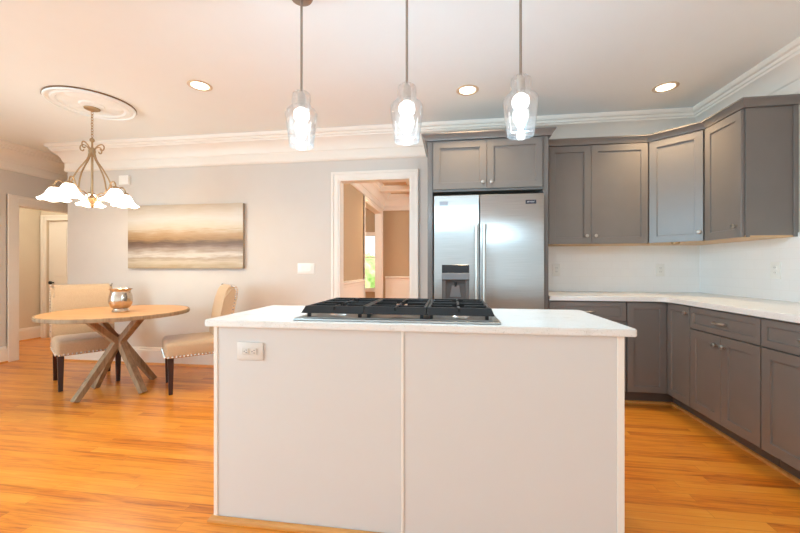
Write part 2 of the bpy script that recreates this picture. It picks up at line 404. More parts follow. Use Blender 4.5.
# baseboards with oak shoe mouldings
BASE = [(0, 0.0), (0.018, 0.0), (0.018, 0.165), (0.012, 0.175), (0.012, 0.188), (0.004, 0.2), (0, 0.2)]
SHOE = [(0.018, 0), (0.034, 0), (0.032, 0.010), (0.026, 0.017), (0.018, 0.02)]
def baseboard(name, path, n):
    bm = nb(); sweep(bm, path, BASE); struct(name, bm, M['trim'])
    bm = nb(); sweep(bm, path, SHOE); struct('trim_%d' % n, bm, M['shoe'])
baseboard('baseboard_left', [(XL, YR), (XL, 3.70)], 3)
baseboard('baseboard_back', [(BX, 5.4), (BX, YB), (-1.321, YB)], 4)
baseboard('baseboard_hall', [(-6.67, 1.5), (-6.67, 5.07)], 5)
bm = nb(); sweep(bm, [(-0.345, YB), (-0.215, YB)], BASE); struct('baseboard_right', bm, M['trim'])

# door casings (mitred frames with a stepped face) and jamb linings
def casing(bm, axis, pos, out, u0, u1, h, wd=0.115):
    """frame round an opening; 'out' = +1/-1 the side it stands proud of"""
    for wid, dep in ((wd, 0.018), (0.03, 0.027)):
        for (a, b, z0, z1) in ((u0 - wd, u0 - wd + wid, 0, h + wd), (u1 + wd - wid, u1 + wd, 0, h + wd), (u0 - wd + wid, u1 + wd - wid, h + wd - wid, h + wd)):
            lo, hi = (pos, pos + out * dep) if out > 0 else (pos + out * dep, pos)
            box(bm, (a, lo, z0) if axis == 'x' else (lo, a, z0), (b, hi, z1) if axis == 'x' else (hi, b, z1), 0.003, 1)
bm = nb()
casing(bm, 'x', YB, -1, -1.238, -0.43, 2.13, 0.082); casing(bm, 'x', YB + 0.12, 1, -1.238, -0.43, 2.13, 0.08)
box(bm, (-1.238, YB - 0.012, 0), (-1.222, YB + 0.132, 2.13)); box(bm, (-0.446, YB - 0.012, 0), (-0.43, YB + 0.132, 2.13)); box(bm, (-1.222, YB - 0.012, 2.114), (-0.446, YB + 0.132, 2.13))
struct('door_1', bm, M['trim'])
bm = nb()
casing(bm, 'y', XL, 1, 3.81, 4.72, 1.945, 0.108); casing(bm, 'y', XL - 0.12, -1, 3.81, 4.72, 1.945, 0.1)
box(bm, (XL - 0.132, 3.81, 0), (XL + 0.012, 3.826, 1.945)); box(bm, (XL - 0.132, 4.704, 0), (XL + 0.012, 4.72, 1.945)); box(bm, (XL - 0.132, 3.826, 1.929), (XL + 0.012, 4.704, 1.945))
struct('door_2', bm, M['trim'])
bm = nb(); casing(bm, 'x', 5.07, -1, -6.565, -5.81, 1.92, 0.088); struct('trim_6', bm, M['trim'])
bm = nb()
casing(bm, 'y', DX, 1, 5.83, 7.30, 2.27, 0.06)
box(bm, (DX - 0.13, 5.83, 0), (DX + 0.012, 5.846, 2.27)); box(bm, (DX - 0.13, 7.284, 0), (DX + 0.012, 7.30, 2.27)); box(bm, (DX - 0.13, 5.846, 2.254), (DX + 0.012, 7.284, 2.27))
struct('trim_7', bm, M['trim'])
# wainscot, chair rail and tray ceiling of the room beyond
RAIL = [(0, 0.0), (0.012, 0.0), (0.012, 0.885), (0.02, 0.89), (0.022, 0.92), (0.045, 0.935), (0.045, 0.955), (0.02, 0.962), (0, 0.97)]
bm = nb(); sweep(bm, [(DX, YB + 0.14), (DX, 5.765)], RAIL); struct('trim_8', bm, M['trim'])
bm = nb(); sweep(bm, [(DX + 0.05, 7.5), (XR, 7.5)], RAIL)
for i in range(5):
    x0 = -1.25 + i * 0.72
    for lo, hi in (((x0, .25), (x0 + .6, .27)), ((x0, .8), (x0 + .6, .82)), ((x0, .27), (x0 + .02, .8)), ((x0 + .58, .27), (x0 + .6, .8))):
        box(bm, (lo[0], 7.478, lo[1]), (hi[0], 7.489, hi[1]))
struct('trim_9', bm, M['trim'])
bm = nb()
for x in (-0.72, 1.0): box(bm, (x, YB + 0.13, ZC - 0.1), (x + 0.16, 7.4, ZC), 0.006, 1)
for y in (5.3, 6.55): box(bm, (-1.3, y, ZC - 0.1), (XR, y + 0.16, ZC), 0.006, 1)
struct('trim_10', bm, M['trim'])
bm = nb()
for x0, x1 in ((-1.25, -0.74), (-0.54, 0.98)):
    for y0, y1 in ((4.1, 5.28), (5.48, 6.53), (6.73, 7.3)): box(bm, (x0 + .05, y0 + .05, ZC - 0.012), (x1 - .05, y1 - .05, ZC - 0.001))
struct('trim_11', bm, M['tray'])
# window of the far room and the garden outside
bm = nb()
for lo, hi in (((-1.91, .64), (-1.85, 1.90)), ((-1.58, .64), (-1.55, 1.90)), ((-1.85, 1.82), (-1.58, 1.90)), ((-1.85, .64), (-1.58, .72))):
    box(bm, (lo[0], 7.475, lo[1]), (hi[0], 7.56, hi[1]))
box(bm, (-1.85, 7.53, 1.36), (-1.58, 7.56, 1.385))
win = struct('window_1', bm, M['trim'])
bm = nb(); box(bm, (-1.85, 7.543, .72), (-1.58, 7.547, 1.82)); obj('window_pane', bm, M['pane'], win)
bm = nb(); box(bm, (-9, 7.75, -0.5), (5, 24, -0.35)); struct('ground_lawn', bm, M['lawn'])
def bush(x, y, z0, r, hh, label):
    bm = nb(); bmesh.ops.create_icosphere(bm, subdivisions=4, radius=1)
    for v in bm.verts:
        n = v.co.normalized(); k = 1 + 0.16 * math.sin(9 * n.x + 4 * n.z) * math.cos(8 * n.y + 3 * n.z) + random.uniform(-.1, .1)
        v.co = Vector((n.x * r * k, n.y * r * k, hh / 2 + n.z * hh / 2 * k))
    t = thing('garden_bush', label, 'bush', (x, y, z0))
    obj('foliage', bm, M['leaf'], t, sharp=180)
    bm = nb(); tube(bm, [(0, 0, -0.05), (0, 0, hh * 0.4)], 0.05); obj('stem', bm, M['gold'], t)
bush(-3.0, 12.2, -0.37, 0.9, 1.9, 'green bush outside the far window')

# door of the hall
bm = nb(); box(bm, (0, 0, 0), (0.747, 0.04, 1.908), 0.002, 1)
for z0, z1 in ((0.2, 0.85), (1.0, 1.78)):
    for x0 in (0.11, 0.41):
        box(bm, (x0, -0.006, z0), (x0 + 0.23, 0.001, z1), 0.004, 1)
hd = struct('door_3', bm, M['trim'], loc=(-6.561, 5.10, 0.006))
bm = nb(); tube(bm, [(0.09, 0.0, 0.90), (0.09, -0.03, 0.90), (0.09, -0.04, 0.90), (0.09, -0.06, 0.90), (0.09, -0.065, 0.90)], [0.012, 0.012, 0.026, 0.028, 0.015], 14); tag(obj('knob', bm, M['dark'], hd), 'dark round knob')
for z in (0.25, 1.0, 1.7):
    bm = nb(); tube(bm, [(0.749, -0.008, z - 0.045), (0.749, -0.008, z + 0.045)], 0.007, 8); obj('hinge', bm, M['dark'], hd)

# ------------------------------------------------------------------ wall plates
def switch_plate(name, label, cat, loc, rotz, w_, h_, gangs, kind, pm='plate'):
    """front faces local -y, plate centred on loc"""
    t = thing(name, label, cat, loc, rotz)
    bm = nb(); box(bm, (-w_ / 2, -0.006, -h_ / 2), (w_ / 2, 0.0, h_ / 2), 0.002, 2); obj('plate', bm, M[pm], t)
    for g in range(gangs):
        gx = (g - (gangs - 1) / 2) * 0.046
        if kind == 'switch':
            bm = nb(); box(bm, (gx - 0.016, -0.0095, -0.033), (gx + 0.016, -0.0058, 0.033), 0.0015, 1); obj('rocker', bm, M[pm], t)
        else:
            for s in (-1, 1):
                cx, cz = (gx, s * 0.019) if kind == 'outlet' else (gx + s * 0.019, 0)
                bm = nb(); box(bm, (cx - 0.0145, -0.0085, cz - 0.0145), (cx + 0.0145, -0.0058, cz + 0.0145), 0.003, 2); r = obj('receptacle', bm, M[pm], t)
                bm = nb()
                for q in (-1, 1):
                    if kind == 'outlet': box(bm, (cx + q * 0.006 - 0.0012, -0.0089, cz - 0.001), (cx + q * 0.006 + 0.0012, -0.0084, cz + 0.007))
                    else: box(bm, (cx - 0.001, -0.0089, cz + q * 0.006 - 0.0012), (cx + 0.007, -0.0084, cz + q * 0.006 + 0.0012))
                lathe(bm, [(0, -0.0002), (0.0022, -0.0002), (0.0022, 0.0002), (0, 0.0002)], 8, (cx, -0.0086, cz - 0.006)) if kind == 'outlet' else box(bm, (cx - 0.009, -0.0089, cz - 0.002), (cx - 0.005, -0.0084, cz + 0.002))
                obj('slot', bm, M['slot'], r)
    return t
switch_plate('light_switch', 'white triple light switch plate on the beige wall left of the doorway', 'light switch', (-1.616, YB, 1.144), 0, 0.20, 0.118, 3, 'switch')
switch_plate('light_switch', 'small light switch on the hall wall seen through the left doorway', 'light switch', (-6.67, 4.62, 1.12), PI / 2, 0.075, 0.118, 1, 'switch')
switch_plate('wall_outlet', 'outlet on the tiled backsplash next to the refrigerator', 'outlet', (1.06, YB - 0.008, 1.13), 0, 0.075, 0.12, 1, 'outlet')
switch_plate('wall_outlet', 'outlet on the tiled backsplash near the inside corner', 'outlet', (2.03, YB - 0.008, 1.13), 0, 0.075, 0.12, 1, 'outlet')
switch_plate('wall_outlet', 'outlet on the right wall under the end upper cabinet', 'outlet', (XR - 0.008, 3.045, 1.135), -PI / 2, 0.085, 0.125, 1, 'outlet')
switch_plate('island_outlet', 'white double outlet on the front panel of the island', 'outlet', (-0.899, 1.529, 0.779), 0, 0.125, 0.08, 1, 'outlet_side', 'almond')
t = thing('door_chime', 'small white square chime box high on the dining wall', 'door chime', (-3.91, YB, 2.21))
bm = nb(); box(bm, (-0.066, -0.035, -0.057), (0.066, 0, 0.057), 0.006, 2); obj('cover', bm, M['plate'], t)
bm = nb()
for i in range(4): box(bm, (-0.04, -0.0365, -0.03 + i * 0.018), (0.04, -0.0345, -0.026 + i * 0.018))
obj('grille', bm, M['trim'], t)

# ------------------------------------------------------------------ painting and small frames
t = thing('painting', 'wide abstract landscape canvas in cream, tan and brown above the round table', 'painting', (-3.842, YB - 0.002, 1.145))
bm = nb(); box(bm, (0, -0.04, 0), (1.485, -0.038, 0.75)); obj('canvas', bm, M['canvas'], t)
bm = nb(); box(bm, (0.002, -0.0382, 0.002), (1.483, 0.0, 0.748)); tag(obj('stretcher', bm, M['canvas_edge'], t), 'grey brown canvas edge')
for z, lab in ((1.94, 'upper brown picture frame on the far wall through the doorway'), (1.43, 'lower brown picture frame on the far wall through the doorway')):
    t = thing('picture_frame', lab, 'picture frame', (-0.86, 7.5, z))
    bm = nb()
    for lo, hi in (((0, -.14), (.03, .14)), ((.27, -.14), (.3, .14)), ((.03, .11), (.27, .14)), ((.03, -.14), (.27, -.11))): box(bm, (lo[0], -0.03, lo[1]), (hi[0], 0, hi[1]), 0.004, 1)
    obj('frame', bm, M['gold'], t)
    bm = nb(); box(bm, (.03, -0.012, -.11), (.27, -0.001, .11)); obj('picture', bm, M['canvas_edge'], t)

# ------------------------------------------------------------------ cabinets
KNOB = [(0.0, 0), (0.007, 0), (0.006, 0.008), (0.006, 0.014), (0.013, 0.019), (0.0155, 0.024), (0.014, 0.028), (0.008, 0.0305), (0, 0.031)]
def knob_bm(x, z, y=-0.02):
    bm = nb(); lathe(bm, KNOB, 18)
    bm.transform(Matrix.Translation((x, y, z)) @ Matrix.Rotation(PI / 2, 4, 'X')); return bm
def pull_bm(x, z, half=0.05, y=-0.02):
    bm = nb()
    pts = spline([(x - half, y, z), (x - half * 0.86, y - 0.022, z), (x - half * 0.4, y - 0.032, z), (x + half * 0.4, y - 0.032, z), (x + half * 0.86, y - 0.022, z), (x + half, y, z)], 6)
    tube(bm, pts, 0.006, 10)
    return bm
def shaker_bm(w_, h_, x0=0.0, z0=0.0, st=0.058, th=0.02, rec=0.009):
    bm = nb(); y0, y1 = -th, 0.0
    def ring(ix, y): return [bm.verts.new((x0 + a, y, z0 + b)) for a, b in ((ix, ix), (w_ - ix, ix), (w_ - ix, h_ - ix), (ix, h_ - ix))]
    rs = [ring(0, y1), ring(0, y0 + 0.0015), ring(0.0015, y0), ring(st, y0), ring(st + 0.003, y0 + rec)]
    bm.faces.new(rs[0])
    for A, B in zip(rs, rs[1:]):
        for k in range(4): bm.faces.new((A[k], A[(k + 1) % 4], B[(k + 1) % 4], B[k]))
    bm.faces.new(rs[-1]); return bm
def door(t, x, z, w_, h_, knob=None, name='door', st=0.058):
    d = obj(name, shaker_bm(w_, h_, x, z, st), M['cab'], t)
    if knob: obj('knob', knob_bm(*knob), M['nickel'], d)
    return d
def drawer(t, x, z, w_, h_, pull=True):
    d = obj('drawer', shaker_bm(w_, h_, x, z, 0.038), M['cab'], t)
    if pull: obj('pull', pull_bm(x + w_ / 2, z + h_ / 2), M['nickel'], d)
    return d
G = 0.003
def base_body(t, w_, dep=0.605):
    bm = nb(); box(bm, (0.001, 0.002, 0.114), (w_ - 0.001, dep, 0.875)); obj('carcass', bm, M['cab'], t)
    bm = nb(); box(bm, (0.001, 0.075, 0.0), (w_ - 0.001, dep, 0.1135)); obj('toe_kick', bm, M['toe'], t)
ZD0, ZD1 = 0.118, 0.700                       # lower door range
ZW0, ZW1 = 0.708, 0.864                       # drawer front range
# drawer base beside the refrigerator
W = 0.62
t = thing('base_cabinet', 'grey base cabinet beside the refrigerator, half hidden by the island', 'cabinet', (0.830, 3.28, 0))
base_body(t, W)
drawer(t, G, ZW0, W - 2 * G, ZW1 - ZW0)
door(t, G, ZD0, W / 2 - 1.5 * G, ZD1 - ZD0, (W / 2 - 0.035, ZD1 - 0.05)); door(t, W / 2 + G / 2, ZD0, W / 2 - 1.5 * G, ZD1 - ZD0, (W / 2 + 0.035, ZD1 - 0.05))
# corner base cabinet with two leaves meeting in the inside corner
cx0, cyf = 1.454, 3.28
t = thing('corner_base_cabinet', 'grey corner base cabinet with two tall narrow doors meeting in the inside corner', 'cabinet', (cx0, 3.28, 0))
dx = 1.778 - cx0; dy = 3.28 - 2.975; dep = 0.605
L = [(0.001, 0.002), (dx + 0.002, 0.002), (dx + 0.002, -dy), (dx + dep, -dy), (dx + dep, dep), (0.001, dep)]
bm = nb(); prism(bm, L, 0.114, 0.875); obj('carcass', bm, M['cab'], t)
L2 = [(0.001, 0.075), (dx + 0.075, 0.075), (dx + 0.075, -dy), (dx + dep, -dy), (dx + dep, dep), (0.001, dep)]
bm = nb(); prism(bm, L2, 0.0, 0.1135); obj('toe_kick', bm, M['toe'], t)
d1 = door(t, G, ZD0, dx - 0.022 - G, ZW1 - ZD0, None, 'door', 0.05)
bm = shaker_bm(dy - 0.022 - G, ZW1 - ZD0, 0.021, ZD0, 0.05); bm.transform(Matrix.Translation((dx, 0, 0)) @ Matrix.Rotation(-PI / 2, 4, 'Z'))
d2 = obj('door', bm, M['cab'], t)
bm = knob_bm(dy - 0.03, 0.812); bm.transform(Matrix.Translation((dx, 0, 0)) @ Matrix.Rotation(-PI / 2, 4, 'Z')); obj('knob', bm, M['nickel'], d2)
# right run (front faces -X, local x runs towards the camera)
W = 2.973 - 2.351
t = thing('base_cabinet', 'grey base cabinet with one drawer over two knobbed doors on the right wall', 'cabinet', (1.778, 2.973, 0), -PI / 2)
base_body(t, W)
drawer(t, G, ZW0, W - 2 * G, ZW1 - ZW0)
door(t, G, ZD0, W / 2 - 1.5 * G, ZD1 - ZD0, (W / 2 - 0.036, ZD1 - 0.062)); door(t, W / 2 + G / 2, ZD0, W / 2 - 1.5 * G, ZD1 - ZD0, (W / 2 + 0.036, ZD1 - 0.062))
W = 0.60
t = thing('base_cabinet', 'grey base cabinet at the right edge of the photo, nearest the camera', 'cabinet', (1.778, 2.349, 0), -PI / 2)
base_body(t, W)
drawer(t, G, ZW0, W - 2 * G, ZW1 - ZW0)
door(t, G, ZD0, W - 2 * G, ZD1 - ZD0, (W - 0.05, ZD1 - 0.06))
# oak shoe moulding along the toe kicks
bm = nb(); sweep(bm, [(0.832, 3.355), (1.853, 3.355), (1.853, 1.75)], [(0, 0), (0.018, 0), (0.017, 0.010), (0.011, 0.017), (0, 0.02)]); struct('trim_12', bm, M['shoe'])

# L-shaped worktop with a rounded inside corner
bm = nb()
R = 0.09; fx, fy = 1.735, 3.237
arc = [(fx - R + R * math.sin(a), fy - R + R * math.cos(a)) for a in [i * PI / 16 for i in range(9)]]
poly = [(0.830, fy)] + [(fx - R + 0, fy)] + arc[1:-1] + [(fx, fy - R)] + [(fx, 1.735), (XR - 0.001, 1.735), (XR - 0.001, YB - 0.001), (0.830, YB - 0.001)]
fs = prism(bm, poly, 0.8765, 0.914)
bmesh.ops.bevel(bm, geom=[e for e in fs[1].edges], offset=0.004, segments=2, affect='EDGES')
tag(obj('countertop', bm, M['quartz']), 'white quartz worktop running round the corner under the upper cabinets', 'countertop')
# backsplash
bm = nb(); box(bm, (0.830, YB - 0.008, 0.9145), (XR - 0.0085, YB - 0.0005, 1.40)); struct('wall_backsplash', bm, M['tile'])
bm = nb(); box(bm, (XR - 0.008, 1.735, 0.9145), (XR - 0.0005, YB - 0.0005, 1.40)); struct('wall_backsplash_right', bm, M['tile'])

# upper cabinets
UZ0, UZ1, UD = 1.372, 2.286, 0.305
def underside(t, poly):
    bm = nb(); prism(bm, poly, 0.0, 0.012); tag(obj('bottom_panel', bm, M['maple'], t), 'pale raw wood underside')
UX0, UX1 = 0.900, 1.759
W = UX1 - UX0
t = thing('upper_cabinet', 'grey two-door upper cabinet next to the refrigerator enclosure', 'cabinet', (UX0, YB - 0.325, UZ0))
bm = nb(); box(bm, (-0.072, 0.002, 0.012), (W - 0.001, 0.324, UZ1 - UZ0)); obj('carcass', bm, M['cab'], t)
underside(t, [(-0.072, 0.012), (W - 0.001, 0.012), (W - 0.001, 0.324), (-0.072, 0.324)])
sp = 1.274 - UX0
bm = nb(); box(bm, (-0.072, -0.0195, 0.0), (-0.001, 0.0, UZ1 - UZ0 - 0.003)); obj('filler_strip', bm, M['cab'], t)
door(t, 0.002, 0.003, sp - 0.0035, 0.905, (sp - 0.042, 0.075)); door(t, sp + 0.0015, 0.003, W - sp - 0.004, 0.905, (sp + 0.035, 0.075))
# diagonal corner upper
ax, ay = XR - 0.628, YB - 0.325; bx, by = XR - 0.325, YB - 0.615
t = thing('corner_upper_cabinet', 'grey diagonal upper cabinet across the kitchen corner', 'cabinet', (ax, ay, UZ0))
def loc2(x, y): return (x - ax, y - ay)
P5 = [loc2(ax + 0.002, ay + 0.003), loc2(bx + 0.003, by + 0.002), loc2(XR - 0.001, by + 0.002), loc2(XR - 0.001, YB - 0.001), loc2(ax + 0.002, YB - 0.001)]
bm = nb(); prism(bm, P5, 0.012, UZ1 - UZ0); obj('carcass', bm, M['cab'], t)
underside(t, [(p[0] + 0.006 * (i < 2), p[1] + 0.006 * (i < 2)) for i, p in enumerate(P5)])
DL = math.hypot(bx - ax, by - ay)
Dm = Matrix.Rotation(math.atan2(by - ay, bx - ax), 4, 'Z')
bm = shaker_bm(DL - 0.038, 0.905, 0.019, 0.003); bm.transform(Dm); d = obj('door', bm, M['cab'], t)
bm = knob_bm(DL - 0.045, 0.075); bm.transform(Dm); obj('knob', bm, M['nickel'], d)
# right-wall upper
W = 3.274 - 2.886
t = thing('upper_cabinet', 'grey single-door upper cabinet on the right wall with exposed side panel', 'cabinet', (XR - 0.325, 3.274, UZ0), -PI / 2)
bm = nb(); box(bm, (0.002, 0.002, 0.012), (W, 0.324, UZ1 - UZ0)); obj('carcass', bm, M['cab'], t)
underside(t, [(0.002, 0.012), (W - 0.004, 0.012), (W - 0.004, 0.324), (0.002, 0.324)])
door(t, 0.006, 0.003, W - 0.014, 0.905, (W - 0.055, 0.085))
bm = nb(); box(bm, (W, 0.296, 0.0), (W + 0.012, 0.3235, UZ1 - UZ0 - 0.001), 0.002, 1); box(bm, (W, 0.0025, 0.0), (W + 0.003, 0.028, UZ1 - UZ0 - 0.001)); obj('scribe_strip', bm, M['cab'], t)
# crown along the uppers
CC = [(-0.02, 2.287), (0.022, 2.287), (0.024, 2.294), (0.032, 2.310), (0.046, 2.328), (0.052, 2.333), (0.052, 2.343), (-0.02, 2.343)]
bm = nb(); sweep(bm, [(0.828, YB - 0.325), (ax, ay), (bx, by), (XR - 0.325, 2.886), (XR - 0.003, 2.886)], CC)
tag(obj('cabinet_crown', bm, M['cab']), 'grey crown moulding along the top of the corner upper cabinets', 'moulding')
# refrigerator enclosure with the cabinet over it
t = thing('refrigerator_cabinet', 'tall grey cabinet enclosure around and above the refrigerator', 'cabinet', (-0.211, 3.262, 0))
EW = 0.827 + 0.211
bm = nb(); box(bm, (0, 0, 0), (0.045, 0.626, 2.286), 0.001, 1); obj('side_panel', bm, M['cab'], t)
bm = nb(); box(bm, (EW - 0.045, 0, 0), (EW, 0.626, 2.286), 0.001, 1); obj('side_panel', bm, M['cab'], t)
bm = nb(); box(bm, (0.046, 0.002, 1.832), (EW - 0.046, 0.626, 2.286)); obj('carcass', bm, M['cab'], t)
sp = 0.519
door(t, 0.052, 1.850, sp - 0.0535, 0.425, (sp - 0.036, 1.903)); door(t, sp + 0.0015, 1.850, EW - 0.052 - sp - 0.0015, 0.425, (sp + 0.036, 1.903))
bm = nb(); sweep(bm, [(0.0, 0.585), (0.0, 0.0), (EW, 0.0), (EW, 0.245)], [(o, z) for o, z in CC][::-1]); obj('crown', bm, M['cab'], t)
# puck under the corner cabinet
tag(obj('under_cabinet_light', lathe(nb(), [(0, 0), (0.03, 0), (0.03, -0.012), (0.024, -0.018), (0, -0.018)], 20), M['bronze'], loc=(1.9, 3.40, UZ0)), 'small brown puck light under the diagonal corner cabinet', 'under-cabinet light')

# ------------------------------------------------------------------ refrigerator
t = thing('refrigerator', 'stainless steel side-by-side refrigerator with an ice and water dispenser', 'refrigerator', (-0.150, 3.145, 0))
FW = 0.917
bm = nb(); box(bm, (0.006, 0.075, 0.03), (FW - 0.006, 0.72, 1.765), 0.003, 1); obj('body', bm, M['toe'], t)
bm = nb(); box(bm, (0.02, 0.06, 0.0), (FW - 0.02, 0.1, 0.085)); obj('kick_grille', bm, M['dark'], t)
sp = 0.388
dx0, dx1, dz0, dz1 = 0.070, 0.302, 0.80, 1.180
bm = nb()                                        # freezer door with a real opening for the dispenser
def rect(x0, z0, x1, z1, y): return [bm.verts.new((a, y, b)) for a, b in ((x0, z0), (x1, z0), (x1, z1), (x0, z1))]
of = rect(0.005, 0.093, sp - 0.006, 1.773, 0.0); om = rect(0.002, 0.09, sp - 0.003, 1.776, 0.004); ob = rect(0.002, 0.09, sp - 0.003, 1.776, 0.07)
nf = rect(dx0, dz0, dx1, dz1, 0.0); nk = rect(dx0, dz0, dx1, dz1, 0.07)
for A, B in ((of, nf), (of, om), (om, ob), (ob, nk), (nf, nk)):
    for k in range(4): bm.faces.new((A[k], A[(k + 1) % 4], B[(k + 1) % 4], B[k]))
fd = obj('freezer_door', bm, M['steel'], t)
bm = nb(); box(bm, (sp + 0.003, 0.0, 0.09), (FW - 0.002, 0.07, 1.776), 0.006, 3); rd = obj('refrigerator_door', bm, M['steel'], t)
for d, hx in ((fd, sp - 0.028), (rd, sp + 0.036)):
    bm = nb(); tube(bm, [(hx, -0.05, 0.42), (hx, -0.05, 1.515)], 0.0125, 16)
    for z in (0.45, 1.475): tube(bm, [(hx, 0.001, z), (hx, -0.05, z)], 0.011, 12)
    for z in (0.42, 1.475): tube(bm, [(hx, -0.05, z), (hx, -0.05, z + 0.042)], 0.0165, 16)
    obj('handle', bm, M['nickel'], d)
dp = obj('dispenser', lathe(nb(), [(0, 0), (0.012, 0), (0.011, -0.04), (0, -0.04)], 16, ((dx0 + dx1) / 2, 0.03, 1.03)), M['dark'], t)
bm = nb(); box(bm, (dx0, -0.004, 1.110), (dx1, 0.02, dz1), 0.002, 1); obj('control_panel', bm, M['black_gloss'], dp)
bm = nb(); box(bm, (dx0, -0.010, 1.052), (dx1, 0.05, 1.109), 0.003, 1); obj('fascia', bm, M['grey_plastic'], dp)
bm = nb(); box(bm, (dx0, 0.060, dz0), (dx1, 0.069, 1.052)); box(bm, (dx0, 0.012, dz0), (dx0 + 0.03, 0.06, 1.052)); box(bm, (dx1 - 0.03, 0.012, dz0), (dx1, 0.06, 1.052)); obj('cavity', bm, M['toe'], dp)
bm = nb()
v = [bm.verts.new(p) for p in ((0.155, 0.022, 1.0), (0.217, 0.022, 1.0), (0.235, 0.05, 0.90), (0.137, 0.05, 0.90), (0.155, 0.035, 1.0), (0.217, 0.035, 1.0), (0.235, 0.058, 0.90), (0.137, 0.058, 0.90))]
for q in ((0, 1, 2, 3), (7, 6, 5, 4), (0, 4, 5, 1), (1, 5, 6, 2), (2, 6, 7, 3), (3, 7, 4, 0)): bm.faces.new([v[i] for i in q])
obj('paddle', bm, M['grey_plastic'], dp)
bm = nb(); box(bm, (dx0 + 0.03, 0.0, dz0), (dx1 - 0.03, 0.06, dz0 + 0.03)); obj('drip_tray', bm, M['dark'], dp)
bm = nb(); box(bm, (0.052, -0.003, 1.690), (0.122, 0.001, 1.724), 0.001, 1); tag(obj('badge', bm, M['badge_grey'], fd), 'small grey badge')
bm = nb(); box(bm, (0.765, -0.003, 1.688), (0.850, 0.001, 1.721), 0.001, 1); bd = tag(obj('badge', bm, M['badge'], rd), 'dark blue badge with pale lettering')
bm = nb()
for i, x in enumerate((0.779, 0.789, 0.799, 0.809, 0.819, 0.829)): box(bm, (x, -0.0036, 1.699), (x + 0.002, -0.0028, 1.710)); box(bm, (x, -0.0036, 1.708 if i % 2 else 1.703), (x + 0.007, -0.0028, 1.710 if i % 2 else 1.705))
obj('lettering', bm, M['plate'], bd)

# ------------------------------------------------------------------ island
IX0, IX1, IY0, IY1 = -1.080, 0.672, 1.532, 2.115
t = thing('kitchen_island', 'white painted kitchen island body under the quartz worktop', 'kitchen island', (IX0, IY0, 0))
IW, ID = IX1 - IX0, IY1 - IY0
bm = nb(); box(bm, (0.003, 0.004, 0.0), (IW - 0.003, ID, 0.8895)); obj('body', bm, M['island'], t)
xs = -0.2055 - IX0
bm = nb(); box(bm, (0.02, -0.001, 0.0), (xs - 0.007, 0.0035, 0.889)); obj('front_panel', bm, M['island'], t)
bm = nb(); box(bm, (xs + 0.007, -0.001, 0.0), (IW - 0.027, 0.0035, 0.889)); obj('front_panel', bm, M['island'], t)
for a, b in ((0.0, 0.019), (xs - 0.006, xs + 0.006), (IW - 0.026, IW)):
    bm = nb(); box(bm, (a, -0.005, 0.0), (b, 0.0032, 0.889), 0.0015, 1); obj('batten', bm, M['trim'], t)
bm = nb(); sweep(bm, [(0.001, ID), (0.001, -0.005), (IW, -0.005), (IW, ID)], [(0, 0), (0.02, 0), (0.019, 0.010), (0.012, 0.018), (0, 0.021)][::-1]); tag(obj('shoe_moulding', bm, M['shoe'], t), 'oak strip along the floor')
# worktop of the island, corners rounded
bm = nb(); TX0, TX1, TY0, TY1, r = -1.112, 0.709, 1.502, 2.150, 0.012
poly = [(cx + r * math.cos(a0 + k * PI / 8), cy + r * math.sin(a0 + k * PI / 8)) for cx, cy, a0 in ((TX1 - r, TY1 - r, 0), (TX0 + r, TY1 - r, PI / 2), (TX0 + r, TY0 + r, PI), (TX1 - r, TY0 + r, 1.5 * PI)) for k in range(5)]
fs = prism(bm, poly, 0.890, 0.920)
bmesh.ops.bevel(bm, geom=list({e for f in fs[:2] for e in f.edges}), offset=0.003, segments=2, affect='EDGES')
tag(obj('island_countertop', bm, M['quartz']), 'white quartz worktop on the island in the foreground', 'countertop')

# ------------------------------------------------------------------ cooktop
t = thing('cooktop', 'stainless gas cooktop with black cast iron grates on the island', 'cooktop', (-0.700, 1.535, 0.9205))
CW, CD = 0.905, 0.545
bm = nb(); box(bm, (0, 0, 0), (CW, CD, 0.010), 0.003, 2)
box(bm, (0.03, 0.03, 0.0095), (CW - 0.03, CD - 0.03, 0.0125), 0.003, 2); obj('tray', bm, M['steel'], t)
for bx_, by_, br in ((0.16, 0.16, 0.038), (0.16, 0.40, 0.045), (0.4525, 0.28, 0.058), (0.745, 0.16, 0.038), (0.745, 0.40, 0.045)):
    bm = nb(); lathe(bm, [(0, 0.0125), (br * 1.3, 0.0125), (br * 1.25, 0.016), (br * 1.05, 0.022), (br, 0.026), (0, 0.026)], 28, (bx_, by_, 0)); b_ = obj('burner', bm, M['nickel'], t)
    bm = nb(); lathe(bm, [(0, 0.0262), (br, 0.0262), (br, 0.033), (br * 0.85, 0.036), (0, 0.036)], 28, (bx_, by_, 0)); obj('burner_cap', bm, M['burner'], b_)
GZ = 0.061
